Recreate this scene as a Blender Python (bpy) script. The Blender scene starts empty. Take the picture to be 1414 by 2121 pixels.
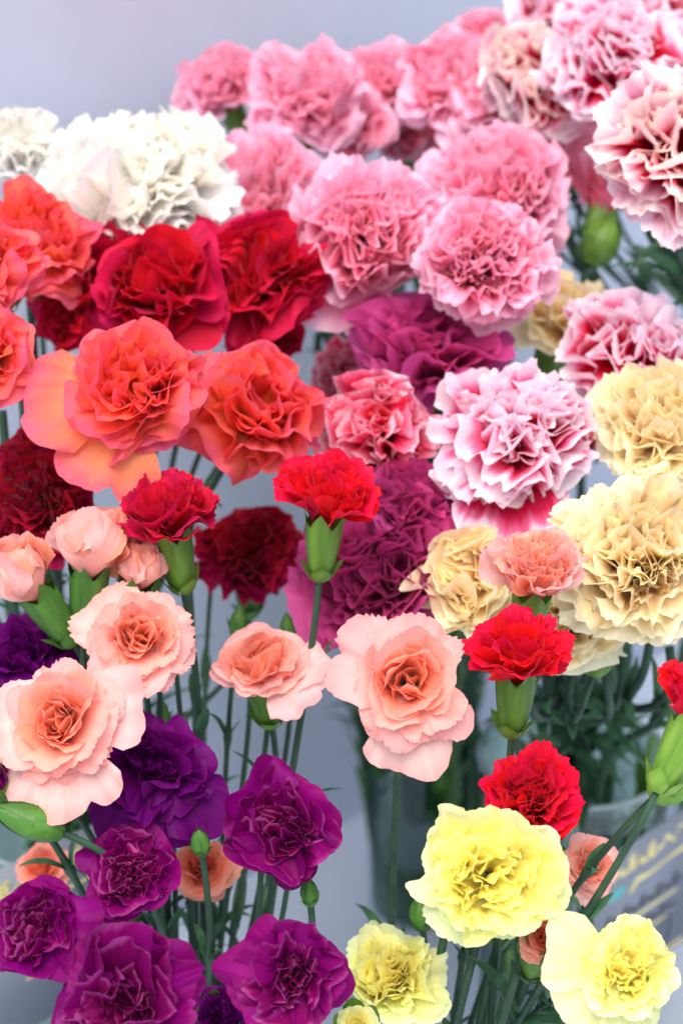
import bpy, math, random
import numpy as np
from mathutils import Vector, Matrix

# ------------------------------------------------------------------ camera, world, sun, exposure
SC = bpy.context.scene
COL = SC.collection
PITCH = math.radians(25.0)
CAM = Vector((0.0, 0.0, 0.72))
cd = bpy.data.cameras.new('camera'); cam = bpy.data.objects.new('camera', cd); COL.objects.link(cam)
cam.location = CAM; cam.rotation_euler = (math.radians(90) - PITCH, 0, 0)
cd.sensor_fit = 'VERTICAL'; cd.sensor_width = 24; cd.sensor_height = 36; cd.lens = 60
cd.clip_start = 0.02; cd.clip_end = 60
cd.dof.use_dof = True; cd.dof.focus_distance = 0.565; cd.dof.aperture_fstop = 9.0
SC.camera = cam
F = 2121 * 60 / 36.0                       # focal length in pixels of the photograph
FWD = Vector((0, math.cos(PITCH), -math.sin(PITCH)))
UPV = Vector((0, math.sin(PITCH), math.cos(PITCH)))
RGT = Vector((1, 0, 0))

w = bpy.data.worlds.new('World'); SC.world = w; w.use_nodes = True
nt = w.node_tree; nt.nodes.clear()
SUN_EL, SUN_AZ = math.radians(62), math.radians(190)      # azimuth clockwise from +Y
sky = nt.nodes.new('ShaderNodeTexSky'); sky.sky_type = 'NISHITA'; sky.sun_disc = False
sky.sun_elevation = SUN_EL; sky.sun_rotation = SUN_AZ; sky.air_density = 1.0; sky.dust_density = 5.0
bg = nt.nodes.new('ShaderNodeBackground'); bg.inputs['Strength'].default_value = 0.12
wo = nt.nodes.new('ShaderNodeOutputWorld')
nt.links.new(sky.outputs[0], bg.inputs[0]); nt.links.new(bg.outputs[0], wo.inputs[0])
sl = bpy.data.lights.new('sun', 'SUN'); sl.energy = 2.0; sl.angle = math.radians(50); sl.color = (1.0, 0.96, 0.90)
so = bpy.data.objects.new('sun', sl); COL.objects.link(so)
sd = Vector((math.sin(SUN_AZ) * math.cos(SUN_EL), math.cos(SUN_AZ) * math.cos(SUN_EL), math.sin(SUN_EL)))
so.rotation_euler = sd.to_track_quat('Z', 'Y').to_euler()
SC.view_settings.view_transform = 'Standard'; SC.view_settings.look = 'None'
SC.view_settings.gamma = 1.0; SC.view_settings.exposure = 0.88
SC.cycles.use_denoising = True
SC.cycles.max_bounces = 9; SC.cycles.diffuse_bounces = 7; SC.cycles.glossy_bounces = 3
SC.cycles.transmission_bounces = 4; SC.cycles.transparent_max_bounces = 12
SC.cycles.caustics_reflective = False; SC.cycles.caustics_refractive = False

# ------------------------------------------------------------------ helpers
def at(px, py, depth):
    """world point that sits depth metres along the camera axis, seen at pixel px, py of the photograph"""
    return CAM + FWD * depth + RGT * ((px - 707) / F * depth) + UPV * ((1060.5 - py) / F * depth)

def camdir(a):
    v = RGT * a[0] + UPV * a[1] - FWD * a[2]
    return v.normalized()

def mesh_np(name, verts, faces, mat=None, uv=None, lay=None, smooth=True):
    me = bpy.data.meshes.new(name)
    verts = np.asarray(verts, dtype=np.float32); faces = np.asarray(faces, dtype=np.int32)
    n = len(faces); k = faces.shape[1]
    me.vertices.add(len(verts)); me.vertices.foreach_set('co', verts.ravel())
    me.loops.add(n * k); me.loops.foreach_set('vertex_index', faces.ravel())
    me.polygons.add(n)
    me.polygons.foreach_set('loop_start', np.arange(0, n * k, k, dtype=np.int32))
    if smooth: me.polygons.foreach_set('use_smooth', np.ones(n, dtype=bool))
    if uv is not None:
        l = me.uv_layers.new(name='UVMap'); l.data.foreach_set('uv', np.asarray(uv, dtype=np.float32)[faces.ravel()].ravel())
    if lay is not None:
        l = me.uv_layers.new(name='lay'); l.data.foreach_set('uv', np.tile(np.array(lay, dtype=np.float32), n * k))
    me.update(calc_edges=True); me.validate()
    if mat: me.materials.append(mat)
    return me

def link(name, me, parent=None, label=None, cat=None, group=None, kind=None):
    o = bpy.data.objects.new(name, me); COL.objects.link(o)
    if parent: o.parent = parent
    if label: o['label'] = label
    if cat: o['category'] = cat
    if group: o['group'] = group
    if kind: o['kind'] = kind
    return o

def grid_faces(nu, nv, closed=False):
    i = np.arange(nv - 1)[:, None]; j = np.arange(nu if closed else nu - 1)[None, :]
    a = i * nu + j; b = i * nu + (j + 1) % nu
    return np.stack([a, b, b + nu, a + nu], -1).reshape(-1, 4)

def sstep(a, b, x):
    t = np.clip((x - a) / (b - a), 0, 1); return t * t * (3 - 2 * t)

def tube(points, radii, ns=8):
    P = [Vector(p) for p in points]; V = []; prev = None
    for i, p in enumerate(P):
        t = (P[min(i + 1, len(P) - 1)] - P[max(i - 1, 0)]).normalized()
        if prev is None: n = t.orthogonal().normalized()
        else: n = (prev - t * prev.dot(t)).normalized()
        prev = n; b = t.cross(n)
        for k in range(ns):
            a = 2 * math.pi * k / ns
            V.append(p + (n * math.cos(a) + b * math.sin(a)) * radii[i])
    return np.array([tuple(v) for v in V]), grid_faces(ns, len(P), True)

def lathe(prof, ns=32):
    a = np.linspace(0, 2 * np.pi, ns, endpoint=False)
    V = np.array([[r * math.cos(t), r * math.sin(t), z] for r, z in prof for t in a])
    return V, grid_faces(ns, len(prof), True)

def box_mesh(x0, x1, y0, y1, z0, z1):
    V = [(x, y, z) for z in (z0, z1) for y in (y0, y1) for x in (x0, x1)]
    Fc = [(0, 2, 3, 1), (4, 5, 7, 6), (0, 1, 5, 4), (2, 6, 7, 3), (0, 4, 6, 2), (1, 3, 7, 5)]
    return V, Fc

# ------------------------------------------------------------------ materials
def srgb(c):
    return tuple(((x / 255) / 12.92 if x / 255 <= 0.04045 else ((x / 255 + 0.055) / 1.055) ** 2.4) for x in c) + (1,)

def newmat(name):
    m = bpy.data.materials.new(name); m.use_nodes = True
    t = m.node_tree; t.nodes.clear(); return m, t, t.nodes, t.links

def ramp(N, stops, interp='LINEAR'):
    r = N.new('ShaderNodeValToRGB'); r.color_ramp.interpolation = interp
    e = r.color_ramp.elements
    while len(e) < len(stops): e.new(0.5)
    for k, (p, c) in enumerate(stops):
        e[k].position = p; e[k].color = srgb(c)
    return r

def petal_material(name, outer, inner, trans=0.35, vary=0.08, wob=0.14, streak=0.10, rough=0.62, fine=22.0, sheen=.05, spec=.2):
    """outer / inner: colour stops from claw (0) to tip (1) for guard petals and heart petals"""
    m, t, N, L = newmat(name)
    uv = N.new('ShaderNodeUVMap'); uv.uv_map = 'UVMap'
    ly = N.new('ShaderNodeUVMap'); ly.uv_map = 'lay'
    su = N.new('ShaderNodeSeparateXYZ'); L.new(uv.outputs[0], su.inputs[0])
    sl_ = N.new('ShaderNodeSeparateXYZ'); L.new(ly.outputs[0], sl_.inputs[0])
    def noise(fu, fv, detail, off):
        mu = N.new('ShaderNodeMath'); mu.operation = 'MULTIPLY'; mu.inputs[1].default_value = fu; L.new(su.outputs[0], mu.inputs[0])
        mv = N.new('ShaderNodeMath'); mv.operation = 'MULTIPLY'; mv.inputs[1].default_value = fv; L.new(su.outputs[1], mv.inputs[0])
        mw = N.new('ShaderNodeMath'); mw.operation = 'MULTIPLY_ADD'; mw.inputs[1].default_value = 37.0; mw.inputs[2].default_value = off; L.new(sl_.outputs[1], mw.inputs[0])
        c = N.new('ShaderNodeCombineXYZ'); L.new(mu.outputs[0], c.inputs[0]); L.new(mv.outputs[0], c.inputs[1]); L.new(mw.outputs[0], c.inputs[2])
        n = N.new('ShaderNodeTexNoise'); n.inputs['Scale'].default_value = 1.0; n.inputs['Detail'].default_value = detail
        L.new(c.outputs[0], n.inputs['Vector']); return n
    nb = noise(5.0, 1.5, 2, 0.0)
    ns_ = noise(fine, 1.6, 3, 11.0)
    # v' = v + wob*(noise-0.5) + streak wobble
    a = N.new('ShaderNodeMath'); a.operation = 'MULTIPLY_ADD'; a.inputs[1].default_value = wob * 2; L.new(nb.outputs[0], a.inputs[0]); L.new(su.outputs[1], a.inputs[2])
    b = N.new('ShaderNodeMath'); b.operation = 'MULTIPLY_ADD'; b.inputs[1].default_value = wob; L.new(ns_.outputs[0], b.inputs[0]); L.new(a.outputs[0], b.inputs[2])
    c = N.new('ShaderNodeMath'); c.operation = 'SUBTRACT'; c.inputs[1].default_value = wob * 1.5; L.new(b.outputs[0], c.inputs[0])
    r1 = ramp(N, outer); r2 = ramp(N, inner); L.new(c.outputs[0], r1.inputs[0]); L.new(c.outputs[0], r2.inputs[0])
    mx = N.new('ShaderNodeMix'); mx.data_type = 'RGBA'; L.new(sl_.outputs[0], mx.inputs[0]); L.new(r1.outputs[0], mx.inputs[6]); L.new(r2.outputs[0], mx.inputs[7])
    # streaky value change and per-petal change
    s1 = N.new('ShaderNodeMath'); s1.operation = 'MULTIPLY_ADD'; s1.inputs[1].default_value = streak * 2; s1.inputs[2].default_value = 1.0 - streak; L.new(ns_.outputs[0], s1.inputs[0])
    oi = N.new('ShaderNodeObjectInfo')
    s2 = N.new('ShaderNodeMath'); s2.operation = 'MULTIPLY_ADD'; s2.inputs[1].default_value = vary * 2; s2.inputs[2].default_value = 1.0 - vary; L.new(oi.outputs['Random'], s2.inputs[0])
    s3 = N.new('ShaderNodeMath'); s3.operation = 'MULTIPLY'; L.new(s1.outputs[0], s3.inputs[0]); L.new(s2.outputs[0], s3.inputs[1])
    hs = N.new('ShaderNodeHueSaturation'); L.new(mx.outputs[2], hs.inputs['Color']); L.new(s3.outputs[0], hs.inputs['Value'])
    hh = N.new('ShaderNodeMath'); hh.operation = 'MULTIPLY_ADD'; hh.inputs[1].default_value = 0.016; hh.inputs[2].default_value = 0.492; L.new(oi.outputs['Random'], hh.inputs[0]); L.new(hh.outputs[0], hs.inputs['Hue'])
    bm = N.new('ShaderNodeBump'); bm.inputs['Strength'].default_value = 0.5; bm.inputs['Distance'].default_value = 0.0008; L.new(ns_.outputs[0], bm.inputs['Height'])
    p = N.new('ShaderNodeBsdfPrincipled'); p.inputs['Roughness'].default_value = rough; p.inputs['Specular IOR Level'].default_value = spec
    p.inputs['Sheen Weight'].default_value = sheen; p.inputs['Sheen Roughness'].default_value = 0.4
    L.new(hs.outputs[0], p.inputs['Base Color']); L.new(bm.outputs[0], p.inputs['Normal'])
    tr = N.new('ShaderNodeBsdfTranslucent'); L.new(hs.outputs[0], tr.inputs['Color'])
    ms = N.new('ShaderNodeMixShader'); ms.inputs[0].default_value = trans; L.new(p.outputs[0], ms.inputs[1]); L.new(tr.outputs[0], ms.inputs[2])
    o = N.new('ShaderNodeOutputMaterial'); L.new(ms.outputs[0], o.inputs[0])
    return m

PM = {
 'pink': petal_material('pink_petal', [(0, (228, 100, 130)), (.45, (249, 140, 172)), (.8, (251, 180, 208)), (1, (254, 214, 234))],
                        [(0, (238, 115, 142)), (.5, (249, 136, 164)), (.85, (252, 166, 194)), (1, (254, 200, 220))], trans=0.52),
 'white': petal_material('white_petal', [(0, (246, 240, 216)), (.5, (251, 249, 244)), (1, (253, 253, 253))],
                        [(0, (253, 246, 214)), (.5, (254, 249, 232)), (1, (254, 252, 244))], trans=0.54, vary=.03, streak=.04),
 'striped': petal_material('striped_petal', [(0, (200, 10, 58)), (.66, (214, 24, 80)), (.78, (240, 120, 168)), (.86, (250, 222, 240)), (1, (252, 244, 250))],
                        [(0, (200, 10, 52)), (.68, (216, 30, 78)), (.80, (242, 125, 165)), (.88, (250, 222, 238)), (1, (252, 242, 248))], trans=0.54, wob=.20, streak=.06),
 'redstriped': petal_material('pink_red_striped_petal', [(0, (200, 12, 48)), (.78, (222, 36, 80)), (.92, (245, 140, 172)), (1, (252, 222, 234))],
                        [(0, (200, 16, 50)), (.80, (228, 44, 84)), (.94, (246, 140, 170)), (1, (252, 215, 226))], trans=0.54, wob=.18),
 'creamstriped': petal_material('cream_heart_striped_petal', [(0, (195, 10, 52)), (.66, (208, 20, 68)), (.78, (244, 180, 208)), (1, (252, 244, 248))],
                        [(0, (200, 16, 50)), (.70, (214, 34, 76)), (.82, (250, 200, 215)), (.92, (252, 236, 226)), (1, (252, 243, 234))], trans=.5, wob=.2),
 'orange': petal_material('orange_petal', [(0, (254, 214, 150)), (.4, (252, 178, 118)), (.75, (249, 130, 104)), (1, (242, 104, 136))],
                        [(0, (250, 146, 60)), (.5, (249, 108, 62)), (.85, (248, 98, 80)), (1, (242, 100, 116))], trans=0.54, wob=.2, streak=.08),
 'crimson': petal_material('crimson_petal', [(0, (136, 4, 30)), (.6, (184, 8, 48)), (1, (206, 18, 80))],
                        [(0, (144, 4, 24)), (.6, (196, 10, 42)), (1, (212, 20, 60))], trans=0.44, vary=.14, streak=.12),
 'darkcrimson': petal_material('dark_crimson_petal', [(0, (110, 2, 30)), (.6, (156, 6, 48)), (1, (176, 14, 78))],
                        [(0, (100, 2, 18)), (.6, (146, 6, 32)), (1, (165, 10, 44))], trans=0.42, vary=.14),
 'red': petal_material('red_petal', [(0, (190, 4, 40)), (.6, (220, 8, 56)), (1, (230, 20, 62))],
                        [(0, (180, 2, 32)), (.6, (218, 6, 44)), (1, (230, 24, 56))], trans=0.44, vary=.1),
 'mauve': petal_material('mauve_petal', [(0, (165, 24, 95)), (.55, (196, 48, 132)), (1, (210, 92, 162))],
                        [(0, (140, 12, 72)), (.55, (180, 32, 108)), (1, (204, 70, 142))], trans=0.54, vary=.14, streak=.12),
 'cream': petal_material('cream_petal', [(0, (252, 196, 146)), (.45, (252, 222, 178)), (.8, (252, 240, 204)), (1, (253, 248, 220))],
                        [(0, (254, 198, 152)), (.5, (255, 220, 168)), (.85, (255, 236, 190)), (1, (254, 243, 208))], trans=0.60, wob=.22, streak=.05),
 'peach': petal_material('peach_petal', [(0, (249, 160, 136)), (.4, (251, 186, 174)), (.8, (252, 212, 208)), (1, (250, 186, 182))],
                        [(0, (244, 138, 96)), (.5, (248, 156, 118)), (.88, (249, 172, 144)), (1, (251, 194, 176))], trans=0.56, wob=.12, streak=.09, fine=34),
 'coralpeach': petal_material('coral_peach_petal', [(0, (240, 130, 95)), (.5, (246, 152, 122)), (1, (250, 178, 160))],
                        [(0, (226, 96, 60)), (.5, (238, 120, 84)), (1, (248, 158, 128))], trans=0.54),
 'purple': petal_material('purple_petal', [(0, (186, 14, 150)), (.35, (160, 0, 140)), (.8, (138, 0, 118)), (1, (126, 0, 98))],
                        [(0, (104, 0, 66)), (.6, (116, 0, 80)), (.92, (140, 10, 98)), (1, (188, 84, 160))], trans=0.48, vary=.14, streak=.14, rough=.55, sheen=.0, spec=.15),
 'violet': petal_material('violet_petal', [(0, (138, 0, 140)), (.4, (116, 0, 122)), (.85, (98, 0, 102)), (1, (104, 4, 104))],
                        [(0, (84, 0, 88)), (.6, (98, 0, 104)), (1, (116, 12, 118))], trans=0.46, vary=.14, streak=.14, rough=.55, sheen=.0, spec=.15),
 'yellow': petal_material('yellow_petal', [(0, (248, 236, 120)), (.45, (250, 246, 165)), (.8, (250, 250, 188)), (1, (240, 250, 200))],
                        [(0, (244, 214, 80)), (.5, (250, 238, 126)), (.9, (252, 244, 150)), (1, (252, 248, 176))], trans=0.56, vary=.03, streak=.035),
}

def green_material(name, c1, c2, scale=260, rough=.5, trans=.12, stretch=(1, 1, .12), tip=None):
    m, t, N, L = newmat(name)
    tc = N.new('ShaderNodeTexCoord'); mp = N.new('ShaderNodeMapping'); mp.inputs['Scale'].default_value = stretch
    L.new(tc.outputs['Object'], mp.inputs['Vector'])
    n = N.new('ShaderNodeTexNoise'); n.inputs['Scale'].default_value = scale; n.inputs['Detail'].default_value = 4
    L.new(mp.outputs[0], n.inputs['Vector'])
    r = ramp(N, [(.3, c1), (.7, c2)]); L.new(n.outputs[0], r.inputs[0])
    oi = N.new('ShaderNodeObjectInfo'); s2 = N.new('ShaderNodeMath'); s2.operation = 'MULTIPLY_ADD'; s2.inputs[1].default_value = .4; s2.inputs[2].default_value = .8
    L.new(oi.outputs['Random'], s2.inputs[0])
    hs = N.new('ShaderNodeHueSaturation'); L.new(r.outputs[0], hs.inputs['Color']); L.new(s2.outputs[0], hs.inputs['Value'])
    b = N.new('ShaderNodeBump'); b.inputs['Strength'].default_value = .25; b.inputs['Distance'].default_value = .0005; L.new(n.outputs[0], b.inputs['Height'])
    p = N.new('ShaderNodeBsdfPrincipled'); p.inputs['Roughness'].default_value = rough
    p.inputs['Specular IOR Level'].default_value = .4
    L.new(hs.outputs[0], p.inputs['Base Color']); L.new(b.outputs[0], p.inputs['Normal'])
    tr = N.new('ShaderNodeBsdfTranslucent'); L.new(hs.outputs[0], tr.inputs['Color'])
    ms = N.new('ShaderNodeMixShader'); ms.inputs[0].default_value = trans; L.new(p.outputs[0], ms.inputs[1]); L.new(tr.outputs[0], ms.inputs[2])
    o = N.new('ShaderNodeOutputMaterial'); L.new(ms.outputs[0], o.inputs[0]); return m

M_CALYX = green_material('calyx_green', (70, 110, 36), (112, 154, 58), trans=.2)
M_DCALYX = green_material('dark_calyx_green', (52, 98, 36), (84, 134, 52), trans=.2)
M_BRIGHT = green_material('bright_bud_green', (92, 140, 44), (138, 182, 72), trans=.25)
M_STEM = green_material('stem_green', (28, 56, 42), (50, 84, 60), rough=.55)
M_LEAF = green_material('leaf_green', (32, 70, 48), (60, 102, 68), rough=.5, trans=.15)
M_NODE = green_material('node_green', (72, 112, 56), (100, 140, 72), rough=.5)

def plain(name, color, rough=.6, noise=0.03, scale=8, bump=0.0):
    m, t, N, L = newmat(name)
    tc = N.new('ShaderNodeTexCoord'); n = N.new('ShaderNodeTexNoise'); n.inputs['Scale'].default_value = scale; n.inputs['Detail'].default_value = 5
    L.new(tc.outputs['Object'], n.inputs['Vector'])
    c = np.array(color, float)
    r = ramp(N, [(.3, tuple(c * (1 - noise))), (.7, tuple(np.minimum(c * (1 + noise), 255)))]); L.new(n.outputs[0], r.inputs[0])
    p = N.new('ShaderNodeBsdfPrincipled'); p.inputs['Roughness'].default_value = rough; L.new(r.outputs[0], p.inputs['Base Color'])
    if bump:
        b = N.new('ShaderNodeBump'); b.inputs['Strength'].default_value = bump; b.inputs['Distance'].default_value = .002
        n2 = N.new('ShaderNodeTexNoise'); n2.inputs['Scale'].default_value = 180; L.new(tc.outputs['Object'], n2.inputs['Vector'])
        L.new(n2.outputs[0], b.inputs['Height']); L.new(b.outputs[0], p.inputs['Normal'])
    o = N.new('ShaderNodeOutputMaterial'); L.new(p.outputs[0], o.inputs[0]); return m

M_WALL = plain('wall_paint', (230, 234, 248), .8, .015, 3, .15)
M_TABLE = plain('table_paint', (200, 212, 228), .55, .02, 5, .08)
M_CARD = plain('card_grey', (112, 120, 134), .7, .03, 20)
M_GOLD = plain('gold_marker', (214, 204, 140), .6, .05, 60)
M_INK = plain('dark_marker', (52, 58, 74), .6, .05, 60)
M_TEAL = plain('teal_marker', (70, 160, 160), .6, .05, 60)
M_PAPER = plain('mint_paper', (200, 222, 212), .7, .03, 30)

def glass(name, tint, fac):
    m, t, N, L = newmat(name)
    lw = N.new('ShaderNodeLayerWeight'); lw.inputs[0].default_value = .35
    ma = N.new('ShaderNodeMath'); ma.operation = 'MULTIPLY_ADD'; ma.inputs[1].default_value = .38; ma.inputs[2].default_value = fac; L.new(lw.outputs['Fresnel'], ma.inputs[0])
    tr = N.new('ShaderNodeBsdfTransparent'); tr.inputs[0].default_value = srgb(tint)
    gl = N.new('ShaderNodeBsdfGlossy'); gl.inputs['Roughness'].default_value = .06; gl.inputs['Color'].default_value = (.9, .95, .95, 1)
    ms = N.new('ShaderNodeMixShader'); L.new(ma.outputs[0], ms.inputs[0]); L.new(tr.outputs[0], ms.inputs[1]); L.new(gl.outputs[0], ms.inputs[2])
    o = N.new('ShaderNodeOutputMaterial'); L.new(ms.outputs[0], o.inputs[0]); return m
M_GLASS = glass('vase_glass', (226, 240, 234), .03)
M_WATER = glass('vase_water', (176, 208, 160), .02)

# ------------------------------------------------------------------ setting: wall and table
WD = Vector((0.249 + 0.002, 1.246 - 1.015, 0)).normalized()         # direction in which the wall recedes to the right
WN = Vector((-WD.y, WD.x, 0))
W0 = Vector((0.0, 1.017, 0))
wm = Matrix.Translation(W0) @ Matrix.Rotation(math.atan2(WD.y, WD.x), 4, 'Z')
V, Fc = box_mesh(-2.2, 3.0, 0, 0.12, -0.004, 2.2)
wo_ = link('wall', mesh_np('wall', V, Fc, M_WALL, smooth=False), kind='structure'); wo_.matrix_world = wm
V, Fc = box_mesh(-2.2, 3.0, -1.9, -0.003, -0.04, 0)
to_ = link('table_surface', mesh_np('table_surface', V, Fc, M_TABLE, smooth=False), kind='structure'); to_.matrix_world = wm

# ------------------------------------------------------------------ vases
VASES = {
 'tall':  ((0.050, 0.925), .036, .30, 'tall narrow glass vase packed with green stems under the pale peach carnation', True),
 'rim':   ((0.122, 0.760), .050, .225, 'wide glass vase whose pale rim shows right of the red carnation', True),
 'edge':  ((0.262, 0.955), .042, .27, 'green filled glass vase at the right edge behind the grey card', True),
 'left':  ((-0.130, 0.665), .040, .25, 'glass vase on the left behind the purple carnations and the dark card', True),
 'front': ((-0.060, 0.515), .036, .20, 'glass vase holding the purple stems at the bottom of the picture', True),
 'low':   ((0.035, 0.520), .034, .18, 'glass vase holding the yellow carnation stems', True),
}
for key, ((vx, vy), r, h, lab, wet) in VASES.items():
    root = link('glass_vase', None, None, lab, 'vase', 'glass vases on the table'); root.location = (vx, vy, 0)
    th = .0022
    prof = [(0, .0), (r * .80, .0), (r * .86, .004), (r * .9, h * .3), (r * .96, h * .8), (r, h - .002), (r - th * .4, h), (r - th, h - .002), (r * .96 - th, h * .8), (r * .9 - th, h * .3), (r * .84 - th, .010), (0, .009)]
    V, Fc = lathe(prof, 48); link('vase_body', mesh_np('vase_body', V, Fc, M_GLASS), root)
    t = 2 * np.pi * np.arange(49) / 48
    V, Fc = tube([(r * .995 * math.cos(a), r * .995 * math.sin(a), h) for a in t], [.0017] * 49, 6)
    M_RIM = bpy.data.materials.get('rim_glass') or plain('rim_glass', (118, 136, 138), .15, .02, 30)
    link('rim', mesh_np('rim', V, Fc, M_RIM), root)
    V, Fc = lathe([(0, .0095), (r * .80, .0105), (r * .9 - .003, h * .3), (r * .93 - .003, h * .62), (0, h * .62)], 32)
    link('water', mesh_np('water', V, Fc, M_WATER), root)

# ------------------------------------------------------------------ petals
def petal_geo(rng, L, A, th0, th1, b0, b1, curl, amp, freq, kap, fold, teeth, tooth, rnd, nu, nv, rho0, wave2=.3, claw=.35, rip=.02):
    u = np.linspace(-1, 1, nu); v = np.linspace(0, 1, nv) ** .8
    U, Vv = np.meshgrid(u, v)
    ph = rng.uniform(0, 6.28, 6)
    edge = 1 - rnd * np.abs(u) ** 3.2 + .035 * np.sin(2.2 * u * 2 + ph[0]) + .03 * np.sin(5 * u + ph[1])
    if rng.random() < .35: edge -= .09 * np.exp(-((u - rng.uniform(-.4, .4)) / .09) ** 2)
    saw = np.abs(((u * teeth / 2 + ph[2]) % 1.0) * 2 - 1)
    edge -= tooth * saw * rng.uniform(.2, 1.2, nu)
    r = Vv * L * (1 + (edge[None, :] - 1) * Vv ** 5)
    ang = U * A * (claw + (1 - claw) * sstep(0.05, .6, Vv))
    x = r * np.sin(ang); s = r * np.cos(ang)
    sn = np.linspace(0, 1.15, 60)
    th = th0 + (th1 - th0) * sstep(b0, b1, sn) + curl * np.clip(sn - .55, 0, 1) ** 1.5 * 3
    ds = np.gradient(sn) * L
    rc = np.concatenate([[0], np.cumsum(np.sin(th[:-1]) * ds[:-1])]); zc = np.concatenate([[0], np.cumsum(np.cos(th[:-1]) * ds[:-1])])
    sN = np.clip(s / L, 0, 1.15)
    R_ = np.interp(sN, sn, rc); Z_ = np.interp(sN, sn, zc); T_ = np.interp(sN, sn, th)
    grow = Vv ** 1.8
    d = L * amp * grow * (np.sin(math.pi * freq * U + ph[3] + 1.2 * Vv) + wave2 * np.sin(math.pi * freq * 2.3 * U + ph[4] + 2 * Vv) + .12 * np.sin(math.pi * freq * 5.3 * U + ph[5]))
    d += L * fold * np.abs(U) * Vv
    d += L * rip * Vv ** 5 * (np.sin(13 * U + ph[0]) + .6 * np.sin(21 * U + ph[2]) + .4 * np.sin(6 * U + 9 * Vv + ph[1]))
    k = kap / L
    phi = np.clip(k * x, -2.6, 2.6)
    xl = np.sin(phi) / k; inw = (1 - np.cos(phi)) / k
    n = d - inw
    rho = rho0 + R_ + np.cos(T_) * n; z = Z_ - np.sin(T_) * n
    P = np.stack([rho, xl, z], -1).reshape(-1, 3)
    uv = np.stack([(U + 1) / 2, Vv], -1).reshape(-1, 2)
    return P, uv

def rotz(P, a):
    c, s = math.cos(a), math.sin(a)
    return np.stack([P[:, 0] * c - P[:, 1] * s, P[:, 0] * s + P[:, 1] * c, P[:, 2]], -1)

def rotax(P, ax, a):
    M = np.array(Matrix.Rotation(a, 3, Vector(ax))); return P @ M.T

D = math.radians
KINDS = {
 'double': dict(n=66, Lo=1.28, Li=1.02, Ao=44, Ai=42, tho=98, thi=6, t0=(12, 8), b=(.10, .42), curl=.25, ao=.09, ai=.13, f=(1.8, 3.4), ko=.0, ki=.5, teeth=13, tooth=.045, rnd=.20, warp=.08, ruf=.45, rip=.025, heart=(.42, .30), lip=.1),
 'frill':  dict(n=80, Lo=1.26, Li=1.06, Ao=44, Ai=40, tho=102, thi=4, t0=(12, 8), b=(.10, .42), curl=.3, ao=.09, ai=.14, f=(2.4, 4.4), ko=-.1, ki=.4, teeth=15, tooth=.07, rnd=.14, warp=.06, ruf=.5, heart=(.42, .30), lip=.1),
 'loose':  dict(n=42, Lo=1.32, Li=.98, Ao=48, Ai=46, tho=98, thi=8, t0=(14, 10), b=(.08, .5), curl=.3, ao=.11, ai=.18, f=(1.1, 1.9), ko=.1, ki=.6, teeth=7, tooth=.02, rnd=.26, warp=.10, ruf=.45, rip=.02, heart=(.42, .26), lip=.12),
 'rose':   dict(n=30, Lo=1.26, Li=.56, Ao=44, Ai=56, tho=94, thi=2, t0=(14, 6), b=(.06, .5), curl=.2, ao=.05, ai=.07, f=(1.0, 1.4), ko=.2, ki=1.9, teeth=20, tooth=.05, rnd=.26, warp=.045, ruf=.35, heart=(.40, .22), lip=.12),
 'spray':  dict(n=36, Lo=1.28, Li=.56, Ao=44, Ai=52, tho=97, thi=4, t0=(14, 6), b=(.06, .5), curl=.25, ao=.07, ai=.17, f=(.9, 2.6), ko=.05, ki=1.1, teeth=12, tooth=.012, rnd=.28, warp=.08, ruf=.4, heart=(.38, .34), lip=.18),
 'cup':    dict(n=38, Lo=1.74, Li=1.40, Ao=40, Ai=36, tho=50, thi=2, t0=(26, 12), b=(.0, .4), curl=.7, ao=.07, ai=.10, f=(1.6, 2.4), ko=.8, ki=.9, teeth=13, tooth=.05, rnd=.16, warp=.05, ruf=.35, heart=(.4, .25), lip=.15, rip=.02),
 'stripe': dict(n=46, Lo=1.26, Li=1.02, Ao=42, Ai=42, tho=102, thi=14, t0=(12, 8), b=(.10, .42), curl=.3, ao=.12, ai=.20, f=(1.4, 2.0), ko=.2, ki=.5, teeth=13, tooth=.06, rnd=.2, warp=.08, ruf=.5, heart=(.5, .34), lip=.4, rip=.035),
 'yellowfull': dict(n=40, Lo=1.26, Li=.66, Ao=42, Ai=44, tho=94, thi=10, t0=(14, 6), b=(.06, .5), curl=.25, ao=.09, ai=.14, f=(1.2, 2.0), ko=.15, ki=.9, teeth=16, tooth=.03, rnd=.24, warp=.08, ruf=.45, heart=(.42, .42), lip=.3, rip=.022),
 'globe':  dict(n=28, Lo=1.30, Li=1.05, Ao=46, Ai=46, tho=86, thi=-8, t0=(20, 30), b=(.1, .8), curl=.1, ao=.05, ai=.07, f=(1.0, 1.6), ko=.5, ki=1.8, teeth=16, tooth=.02, rnd=.2, warp=.04, ruf=.25, heart=(.5, .10), lip=.0),
 'bud':    dict(n=19, Lo=2.2, Li=1.9, Ao=36, Ai=34, tho=-18, thi=-14, t0=(56, 30), b=(.05, .75), curl=0, ao=.025, ai=.05, f=(1.0, 2.0), ko=1.9, ki=2.3, teeth=18, tooth=.035, rnd=.14, warp=.03, ruf=.2, heart=(.5, .04), lip=0),
}

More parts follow.
